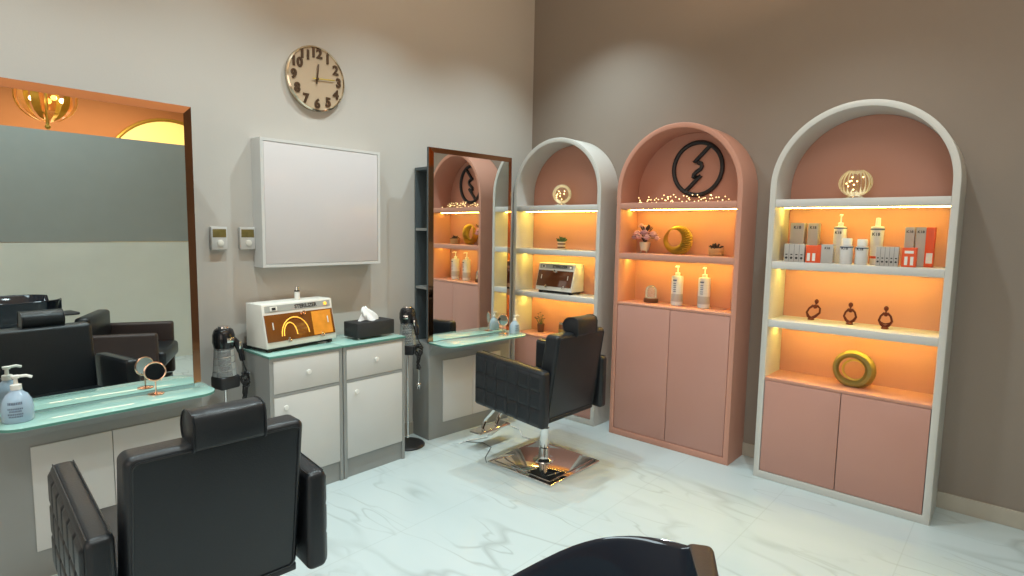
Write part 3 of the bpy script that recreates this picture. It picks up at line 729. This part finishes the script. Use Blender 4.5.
# clock
t = thing('wall_clock', 'round tan wall clock with raised numerals and silver rim, high on the greige wall', 'clock', (-2.064, -.001, 2.395), 0)
R = .190
bm = BM(); lathe(bm, [(0, 0), (R - .004, 0), (R, .006), (R, .030), (R - .008, .036), (R - .012, .030), (R - .012, .022)], 64, (0, 0, 0), RX); obj('rim', bm, M['rimgold'], t)
bm = BM(); lathe(bm, [(0, .012), (R - .0125, .012), (R - .0125, .027), (0, .027)], 64, (0, 0, 0), RX); obj('face', bm, M['cface'], t, smooth=False)
for k in range(1, 13):
    a = PI / 2 - k * PI / 6; rr = R * .77
    b2 = text_bm(str(k), .074, .003, T(rr * math.cos(a), -.030, rr * math.sin(a)) @ RX, .003); obj('numeral', b2, M['brass'], t, smooth=False)
def hand(L, tail, ang, w, dz):
    bm = BM(); box(bm, -w, w, -.0008, .0008, -tail, L, .0005, mtx=T(0, dz, 0) @ Matrix.Rotation(ang, 4, 'Y')); return bm
obj('hour_hand', hand(.088, .030, math.radians(7), .0045, -.034), M['brass'], t)
obj('minute_hand', hand(.118, .030, math.radians(84), .0035, -.037), M['gold'], t)
bm = BM(); lathe(bm, [(0, .026), (.009, .026), (.009, .040), (0, .041)], 16, (0, 0, 0), RX); obj('hub', bm, M['brass'], t)

# ------------------------------------------------------------------ hair dryer stands
def dryer_stand(x, y, rz, label, dlabel):
    t = thing('hair_dryer_stand', label, 'stand', (x, y, 0), rz, 'floor stands for hair dryers')
    bm = BM(); lathe(bm, [(0, 0), (.118, 0), (.120, .006), (.112, .016), (.02, .022), (0, .022)], 40); obj('base', bm, M['blackm'], t)
    bm = BM(); tube(bm, [(0, 0, .02), (0, 0, .70)], .008, 10); obj('pole', bm, M['chrome'], t)
    bm = BM(); box(bm, -.055, .055, -.055, .045, .650, .720, .012, 3); obj('tray', bm, M['blackm'], t)
    bm = BM(); lathe(bm, [(.058, .720), (.050, .80), (.046, .905), (.048, .905), (.052, .80), (.060, .720)], 24); obj('clear_sleeve', bm, M['clear'], t)
    bm = BM(); n = 120
    tube(bm, [((.056 - .014 * i / n) * math.cos(i * 2 * PI * 5 / n), (.056 - .014 * i / n) * math.sin(i * 2 * PI * 5 / n), .725 + .18 * i / n) for i in range(n + 1)], .0028, 6); obj('spiral_holder', bm, M['chrome'], t)
    d = thing('hair_dryer', dlabel, 'hair dryer', (x, y, .735), rz, 'black hair dryers in spiral holders')
    bm = BM(); lathe(bm, [(0, 0), (.022, 0), (.026, .012), (.032, .09), (.048, .125), (.056, .165), (.055, .200), (.046, .228), (.032, .238), (0, .238)], 24); obj('barrel', bm, M['blackgloss'], d)
    bm = BM(); lathe(bm, [(0, .238), (.031, .238), (.029, .247), (0, .250)], 24); obj('intake_cap', bm, M['silver'], d)
    bm = BM()
    for zz in (.03, .065, .10): lathe(bm, [(.029 + zz * .05, zz), (.033 + zz * .05, zz + .006), (.029 + zz * .05, zz + .012)], 24)
    obj('nozzle_rings', bm, M['silver'], d)
    bm = BM(); tube(bm, [(.03, -.01, .185), (.055, -.03, .15), (.070, -.04, .10), (.075, -.045, .055)], [.019, .018, .016, .013], 12); obj('handle', bm, M['blackgloss'], d)
    bm = BM(); box(bm, .052, .064, -.055, -.045, .12, .16, .003); obj('switch', bm, M['silver'], d)
    bm = BM(); box(bm, -.018, .018, -.0575, -.050, .165, .19, .002); obj('badge', bm, M['silver'], d)
    bm = BM(); rnd = random.Random(2); pts = [(.075, -.045, .06), (.085, -.045, .02)]
    for k in range(60):
        a = k * 2 * PI / 12; pts.append((.088 + .024 * math.cos(a) + rnd.uniform(-.004, .004), -.045 + rnd.uniform(-.014, .014), -.035 + .030 * math.sin(a) - .0005 * k))
    for k in range(30):
        pts.append((.088 + .012 * math.sin(k * 1.3), -.045 + .012 * math.cos(k), -.05 - .13 * abs(math.sin(k * PI / 10))))
    tube(bm, pts, .0038, 6); obj('cord', bm, M['cord'], d)
    return t, d
dryer_stand(-2.705, -.165, .2, 'black floor stand between the large mirror vanity and the drawer cabinet', 'black hair dryer in the spiral holder beside the large mirror')
_, d2 = dryer_stand(-1.490, -.165, -.9, 'black disc-footed floor stand between the drawer cabinet and open side shelves', 'black hair dryer in the spiral holder past the tissue box')

bm = BM(); tube(bm, [(.088, -.045, -.16), (.09, -.05, -.24), (.088, -.05, -.27)], .003, 6); ball(bm, (.088, -.05, -.285), .016); tube(bm, [(.080, -.05, -.295), (.080, -.05, -.318)], .0025, 6); tube(bm, [(.096, -.05, -.295), (.096, -.05, -.318)], .0025, 6)
obj('plug', bm, M['silver'], d2)

# power cable and plug strip on the floor below the corner vanity
t = thing('power_strip', 'white power strip with cables lying on the floor below the corner vanity', 'power strip', (-.86, -.40, 0), .3)
bm = BM(); box(bm, -.10, .10, -.028, .028, 0, .032, .006, 3); obj('strip_body', bm, M['whitep'], t)
bm = BM()
for k in (-.06, 0, .06): lathe(bm, [(0, .032), (.018, .032), (.018, .034), (0, .034)], 16, (k, 0, 0))
obj('sockets', bm, M['greypanel'], t)
bm = BM(); tube(bm, [(-.10, 0, .015), (-.16, -.02, .006), (-.26, .06, .005), (-.36, .10, .005)], .004, 6)
tube(bm, [(.10, 0, .015), (.16, -.05, .006), (.10, -.17, .005), (-.02, -.24, .005), (-.06, -.42, .005)], .004, 6); obj('cable', bm, M['cordw'], t)
bm = BM(); tube(bm, [(-1.18, -.40, .005), (-1.10, -.52, .005), (-1.12, -.62, .005), (-1.28, -.72, .005), (-1.33, -.78, .005)], .003, 6)
tag(obj('floor_cable', bm, M['greyd']), 'thin grey cable trailing over the marble floor towards the chair base', 'cable')

# ------------------------------------------------------------------ barber chairs
K = .072
def tilt(bm):
    for v in bm.verts: v.co.z += K * v.co.y
    return bm
def soft_box(x0, x1, y0, y1, z0, z1, r=.022, seg=4, sub=None):
    b = BM(); box(b, x0, x1, y0, y1, z0, z1, r, seg); return b
def quilt_panel(side, x, y0, y1, z0, z1, nc, nr):
    b = BM(); U, V = nc * 10, nr * 10; g = []
    for i in range(U + 1):
        row = []
        for j in range(V + 1):
            u, v = i / U, j / V
            fu = abs((u * nc) % 1); fv = abs((v * nr) % 1)
            du = min(fu, 1 - fu); dv = min(fv, 1 - fv); d = min(du, dv)
            h = .0092 * (1 - math.exp(-d * 20))
            row.append(b.verts.new((x + side * h, y0 + (y1 - y0) * u, z0 + (z1 - z0) * v)))
        g.append(row)
    for i in range(U):
        for j in range(V): b.faces.new((g[i][j], g[i + 1][j], g[i + 1][j + 1], g[i][j + 1]))
    bmesh.ops.recalc_face_normals(b, faces=b.faces[:])
    # make sure it faces outwards
    b.normal_update()
    if sum(f.normal.x for f in b.faces) * side < 0: bmesh.ops.reverse_faces(b, faces=b.faces[:])
    return b
def barber_chair(x, y, rz, dz, label):
    """local: +y forward, origin on the floor under the pole"""
    t = thing('barber_chair', label, 'chair', (x, y, 0), rz, 'black leather barber chairs at the mirrors')
    w, yf, yr, ta, z0, z1 = .688 / 2, .318, -.250, .079, .379 + dz, .720 + dz
    for s in (-1, 1):
        b = BM(); xa, xb = sorted((s * (w - .009), s * (w - ta)))
        merge(b, soft_box(xa, xb, yr, yf, z0, z1, .022, 5)); arm = obj('armrest', tilt(b), M['leather'], t)
        b = quilt_panel(s, s * (w - .0095), yr + .014, yf - .014, z0 + .014, z1 - .022, 6, 3); obj('quilted_side', tilt(b), M['leatherq'], arm, ang=60)
        for q in (w - .017, w - ta + .008):
            b = BM(); tube(b, [(s * q, yr + .016, z1 - .0035), (s * q, yf - .016, z1 - .0015)], .0022, 6); obj('piping', tilt(b), M['leather'], arm)
    iw = w - ta - .001
    b = soft_box(-iw, iw, -.16, yf - .005, .40 + dz, .535 + dz, .03, 5); obj('seat', tilt(b), M['leather'], t)
    b = BM(); box(b, -iw + .02, iw - .02, -.20, .27, .378 + dz, .405 + dz, .004); obj('seat_pan', tilt(b), M['blackm'], t)
    # backrest: slightly reclined thick slab, rear face tufted-flat with welt seam
    hb = .496 / 2; zb0, zb1 = .375 + dz, .908 + dz; yb0, yb1 = -.199 - 0.005, -.284; th = .105
    def backm(v):
        q = (v.z - zb0) / (zb1 - zb0); return Vector((v.x * (1 - .01 * q), v.y + yb0 + (yb1 - yb0) * q, v.z))
    b = BM(); box(b, -hb, hb, 0, th, zb0, zb1, .026, 6)
    for v in b.verts: v.co = backm(v.co)
    bk = obj('backrest', b, M['leather'], t)
    b = BM(); n = 10; loop = []
    for (cx, cz, a0) in ((hb - .036, zb1 - .036, 0), (-hb + .036, zb1 - .036, PI / 2), (-hb + .036, zb0 + .036, PI), (hb - .036, zb0 + .036, 3 * PI / 2)):
        loop += [(cx + .018 * math.cos(a0 + PI / 2 * i / 5), -.0005, cz + .018 * math.sin(a0 + PI / 2 * i / 5)) for i in range(6)]
    tube(b, loop, .0032, 6, True)
    for v in b.verts: v.co = backm(v.co)
    obj('piping', b, M['leather'], bk)
    # headrest: horizontal bolster with rounded front
    hh, hd, hwid = .108, .105, .098; zc = zb1 + .036; yc = yb1 - .016
    prof = [(yc, zc - hh / 2), (yc - .004, zc - hh / 2 + .012), (yc - .004, zc + hh / 2 - .03), (yc + .006, zc + hh / 2 - .008), (yc + .03, zc + hh / 2)]
    prof += [(yc + .055 + .055 * math.sin(a), zc + (hh / 2) * math.cos(a)) for a in [PI * i / 10 for i in range(0, 11)]]
    b = BM(); prism(b, prof, 'x', -hwid + .014, hwid + .014, .006); hr = obj('headrest', b, M['leather'], t, ang=50)
    for s in (-1, 1):
        b = BM(); tube(b, [(s * (hwid + .0005) + .014, p[0], p[1]) for p in prof], .003, 6, True); obj('piping', b, M['leather'], hr)
    b = BM()
    for s in (-.04, .04): tube(b, [(s, yb1 + .05, zb1 - .03), (s, yb1 + .045, zb1 + .03)], .006, 8)
    obj('headrest_posts', b, M['chrome'], t)
    # pedestal
    b = BM(); lathe(b, [(0, .018), (.075, .018), (.070, .030), (.040, .040), (.036, .060), (.036, .11), (.031, .115), (.031, .24), (.024, .245), (.024, .375 + dz), (0, .375 + dz)], 32); obj('gas_lift', b, M['chrome'], t)
    b = BM(); box(b, -.262, .262, -.262, .262, 0, .018, .006, 3); box(b, -.23, .23, -.23, .23, .018, .024, .004); obj('base_plate', b, M['chrome'], t, ang=30)
    b = BM(); box(b, -.10, .10, -.10, .12, .355 + dz, .378 + dz, .005); obj('mounting_plate', b, M['blackm'], t)
    # footrest
    b = BM()
    for s in (-.07, .07): tube(b, [(s, .22, .37 + dz), (s, .33, .35 + dz), (s, .47, .20), (s, .50, .13)], .013, 8)
    obj('footrest_arms', b, M['chrome'], t)
    b = BM(); box(b, -.16, .16, .44, .54, .105, .125, .008, 3); obj('footrest_tread', b, M['chrome'], t)
    b = BM(); tube(b, [(.06, .0, .34 + dz), (.16, -.02, .31), (.22, -.02, .30)], .007, 8); obj('lift_lever', b, M['chrome'], t)
    return t
barber_chair(-1.07, -1.05, math.radians(89.5 - 90), 0, 'black leather barber chair with quilted side on a square chrome base, near the corner')
barber_chair(-3.270, -1.326, math.radians(87.1 - 90), -.006, 'black leather barber chair seen from behind, facing the large mirror')

# ------------------------------------------------------------------ shampoo unit
t = thing('shampoo_chair', 'black leather shampoo chair beside the basin, its brown-worn armrest corner showing', 'chair', (-2.735, -3.222, 0), math.radians(28))
for y0, y1, nm in ((.290, .372, 'near'), (-.372, -.290, 'far')):
    bm = BM(); box(bm, .02, .615, y0, y1, .12, .602, .022, 4); obj('armrest', bm, M['padbrown'], t)
bm = BM(); box(bm, .08, .66, -.288, .288, .30, .43, .03, 4); obj('seat', bm, M['leather'], t)
bm = BM(); box(bm, .02, .13, -.287, .287, .30, .74, .03, 4); obj('backrest', bm, M['leather'], t)
bm = BM(); box(bm, .02, .60, -.30, .30, 0, .12, .004); obj('plinth', bm, M['blackm'], t)
def shampoo_bowl(x, y, z, rz, label):
    t = thing('shampoo_basin', label, 'basin', (x, y, 0), rz)
    bm = BM(); seg = 64
    def ring(sx, sy, zz, lip=0.0, dx=0):
        r = []
        for i in range(seg):
            a = 2 * PI * i / seg; c, s = math.cos(a), math.sin(a)
            e = .71; px = math.copysign(abs(c) ** e, c) * sx + dx; py = math.copysign(abs(s) ** e, s) * sy
            zq = zz
            if lip and c > 0:
                q = max(0, 1 - abs(py / sy) / .50); zq -= lip * min(1, q * 1.8) ** .5
            r.append(bm.verts.new((px, py, zq)))
        return r
    rings = [ring(.10, .11, z - .235, 0, -.05), ring(.19, .20, z - .20, 0, -.03), ring(.250, .27, z - .09, .05), ring(.268, .290, z - .012, .13), ring(.276, .300, z, .14), ring(.270, .294, z + .005, .14), ring(.258, .282, z - .001, .14), ring(.235, .25, z - .08, .08), ring(.17, .19, z - .165, .0, -.03), ring(.05, .05, z - .18, 0, -.05)]
    for A, B in zip(rings, rings[1:]):
        for i in range(seg): bm.faces.new((A[i], A[(i + 1) % seg], B[(i + 1) % seg], B[i]))
    bm.faces.new(rings[0][::-1]); bm.faces.new(rings[-1]); bmesh.ops.recalc_face_normals(bm, faces=bm.faces[:])
    obj('bowl', bm, M['ceramic'], t, ang=60)
    b2 = BM(); lathe(b2, [(0, 0), (.15, 0), (.15, .03), (.09, .06), (.075, .5), (.10, z - .24), (0, z - .24)], 28, (-.05, 0, 0)); obj('pedestal', b2, M['ceramic'], t)
    b2 = BM(); lathe(b2, [(0, 0), (.025, 0), (.025, .004), (0, .005)], 20, (-.05, 0, z - .18)); obj('drain', b2, M['chrome'], t)
    b2 = BM(); box(b2, .262, .40, -.09, .09, z - .150, z - .128, .010, 3, mtx=T(0, 0, 0)); obj('neck_flap', b2, M['blackm'], t)
    return t
shampoo_bowl(-3.212, -2.982, .920, math.radians(-7), 'glossy black ceramic shampoo basin beside the brown-worn armrest corner')

# ------------------------------------------------------------------ the space seen in the mirror
t = thing('arch_light_panel', 'large yellow backlit arch on the far tan wall, seen in the large mirror', 'light', (-.33, -8.38, 0), 0)
bm = BM(); r = .96; pr = [(r * math.cos(PI * i / 32), 2.30 + r * math.sin(PI * i / 32)) for i in range(33)] + [(-r, 0), (r, 0)]
prism(bm, pr, 'y', 0, .06); obj('glowing_panel', bm, M['archglow'], t, smooth=False)
bm = BM(); tube(bm, [(r, .04, .035)] + [(r * math.cos(PI * i / 32), .04, 2.30 + r * math.sin(PI * i / 32)) for i in range(33)] + [(-r, .04, .035)], .035, 8); obj('rim', bm, M['gold'], t)
t = thing('chandelier', 'gold crystal chandelier reflected in the top of the large mirror', 'chandelier', (-2.40, -6.0, 2.97), 0)
bm = BM(); tube(bm, [(0, 0, .62), (0, 0, -.02)], .012, 8); tube(bm, [(0, 0, -.02), (0, 0, -.34)], .018, 8); ball(bm, (0, 0, -.34), .03); tube(bm, [(0, 0, -.34), (0, 0, -.41)], .004, 5); obj('stem', bm, M['gold'], t)
for k in range(12):
    a0 = 2 * PI * k / 12; bm = BM(); g = BM(); rows = []
    for i in range(9):
        e = -1.25 + i * .22; rr = .30 * math.cos(e); zz = .29 * math.sin(e) + .0; wd = .042 * math.sin(PI * (i + .6) / 9.5)
        rows.append([g.verts.new((rr * math.cos(a0) - s * wd * math.sin(a0), rr * math.sin(a0) + s * wd * math.cos(a0), zz)) for s in (-1, 1)])
    for A, B in zip(rows, rows[1:]): g.faces.new((A[0], A[1], B[1], B[0]))
    r2 = bmesh.ops.solidify(g, geom=g.faces[:], thickness=.008); merge(bm, g); obj('crystal_petal', bm, M['amber'] if k % 2 else M['gold'], t)
for k in range(5):
    a0 = 2 * PI * k / 5; bm = BM(); tube(bm, [(0, 0, -.2), (.12 * math.cos(a0), .12 * math.sin(a0), -.16), (.15 * math.cos(a0), .15 * math.sin(a0), -.05)], .008, 6); obj('arm', bm, M['gold'], t)
    bm = BM(); ball(bm, (.15 * math.cos(a0), .15 * math.sin(a0), -.02), .03); obj('bulb', bm, M['fairyw'], t)

# ------------------------------------------------------------------ light
def spot(x, y, z, tx, ty, tz, e, col, size=math.radians(100), blend=.6, rad=.03):
    l = bpy.data.lights.new('downlight', 'SPOT'); l.energy = e; l.color = col; l.spot_size = size; l.spot_blend = blend; l.shadow_soft_size = rad
    o = bpy.data.objects.new('downlight', l); C.objects.link(o); o.location = (x, y, z)
    o.rotation_euler = (Vector((tx, ty, tz)) - Vector((x, y, z))).to_track_quat('-Z', 'Y').to_euler(); return o
def area(x, y, z, tx, ty, tz, e, col, sx, sy):
    l = bpy.data.lights.new('area_light', 'AREA'); l.energy = e; l.color = col; l.shape = 'RECTANGLE'; l.size = sx; l.size_y = sy
    o = bpy.data.objects.new('area_light', l); C.objects.link(o); o.location = (x, y, z)
    o.rotation_euler = (Vector((tx, ty, tz)) - Vector((x, y, z))).to_track_quat('-Z', 'Y').to_euler(); return o
COOL = (.76, .95, 1.0); WARM = (1.0, .70, .46)
for x in (-3.75, -2.70, -1.67, -.64): spot(x, -.86, 3.40, x, -.86, 0, 108, COOL, math.radians(114), .95, .018)
for x in (-4.3, -2.6, -.95): spot(x, -2.5, 3.42, x, -2.5, 0, 72, COOL, math.radians(105), .9, .03)
area(-6.3, -3.2, 1.9, 0, -2.6, 1.1, 44, (1.0, .88, .78), 3.6, 2.4)          # unseen fill light added on the left to warm the shadows
area(-2.4, -2.4, 2.9, -2.4, -2.3, 3.6, 50, WARM, 3.6, 1.8)                    # unseen lamp added to bounce warm light off the ceiling
area(-1.6, -6.9, 3.4, -1.6, -7.5, 0, 90, WARM, 2.5, 1.2)                    # chandelier room
area(-3.0, -3.2, 3.48, -3.0, -4.5, .8, 40, COOL, 2.0, .4)

wd = bpy.data.worlds.new('world'); bpy.context.scene.world = wd; wd.use_nodes = True
wd.node_tree.nodes['Background'].inputs[0].default_value = (.7, .68, .64, 1); wd.node_tree.nodes['Background'].inputs[1].default_value = .3

# ------------------------------------------------------------------ camera
cd = bpy.data.cameras.new('camera'); cam = bpy.data.objects.new('camera', cd); C.objects.link(cam)
fw = Vector((0.74403179, 0.66058964, -0.10018996)); R_ = Vector((0.66513043, -0.74652757, 0.01726528)); U_ = Vector((0.0633893, 0.07948531, 0.99481852))
mt = Matrix((R_, U_, -fw)).transposed().to_4x4(); mt.translation = Vector((-3.94388761, -3.29662336, 1.51301331))
cam.matrix_world = mt
cd.sensor_width = 36; cd.lens = 577.04 / 1024 * 36; cd.clip_start = .02
sc = bpy.context.scene; sc.camera = cam
sc.view_settings.view_transform = 'Standard'; sc.view_settings.look = 'None'; sc.view_settings.gamma = 1; sc.view_settings.exposure = 0
sc.view_settings.use_curve_mapping = False
sc.cycles.use_denoising = True; sc.cycles.max_bounces = 8; sc.cycles.diffuse_bounces = 4; sc.cycles.transparent_max_bounces = 12
sc.cycles.sample_clamp_indirect = 6
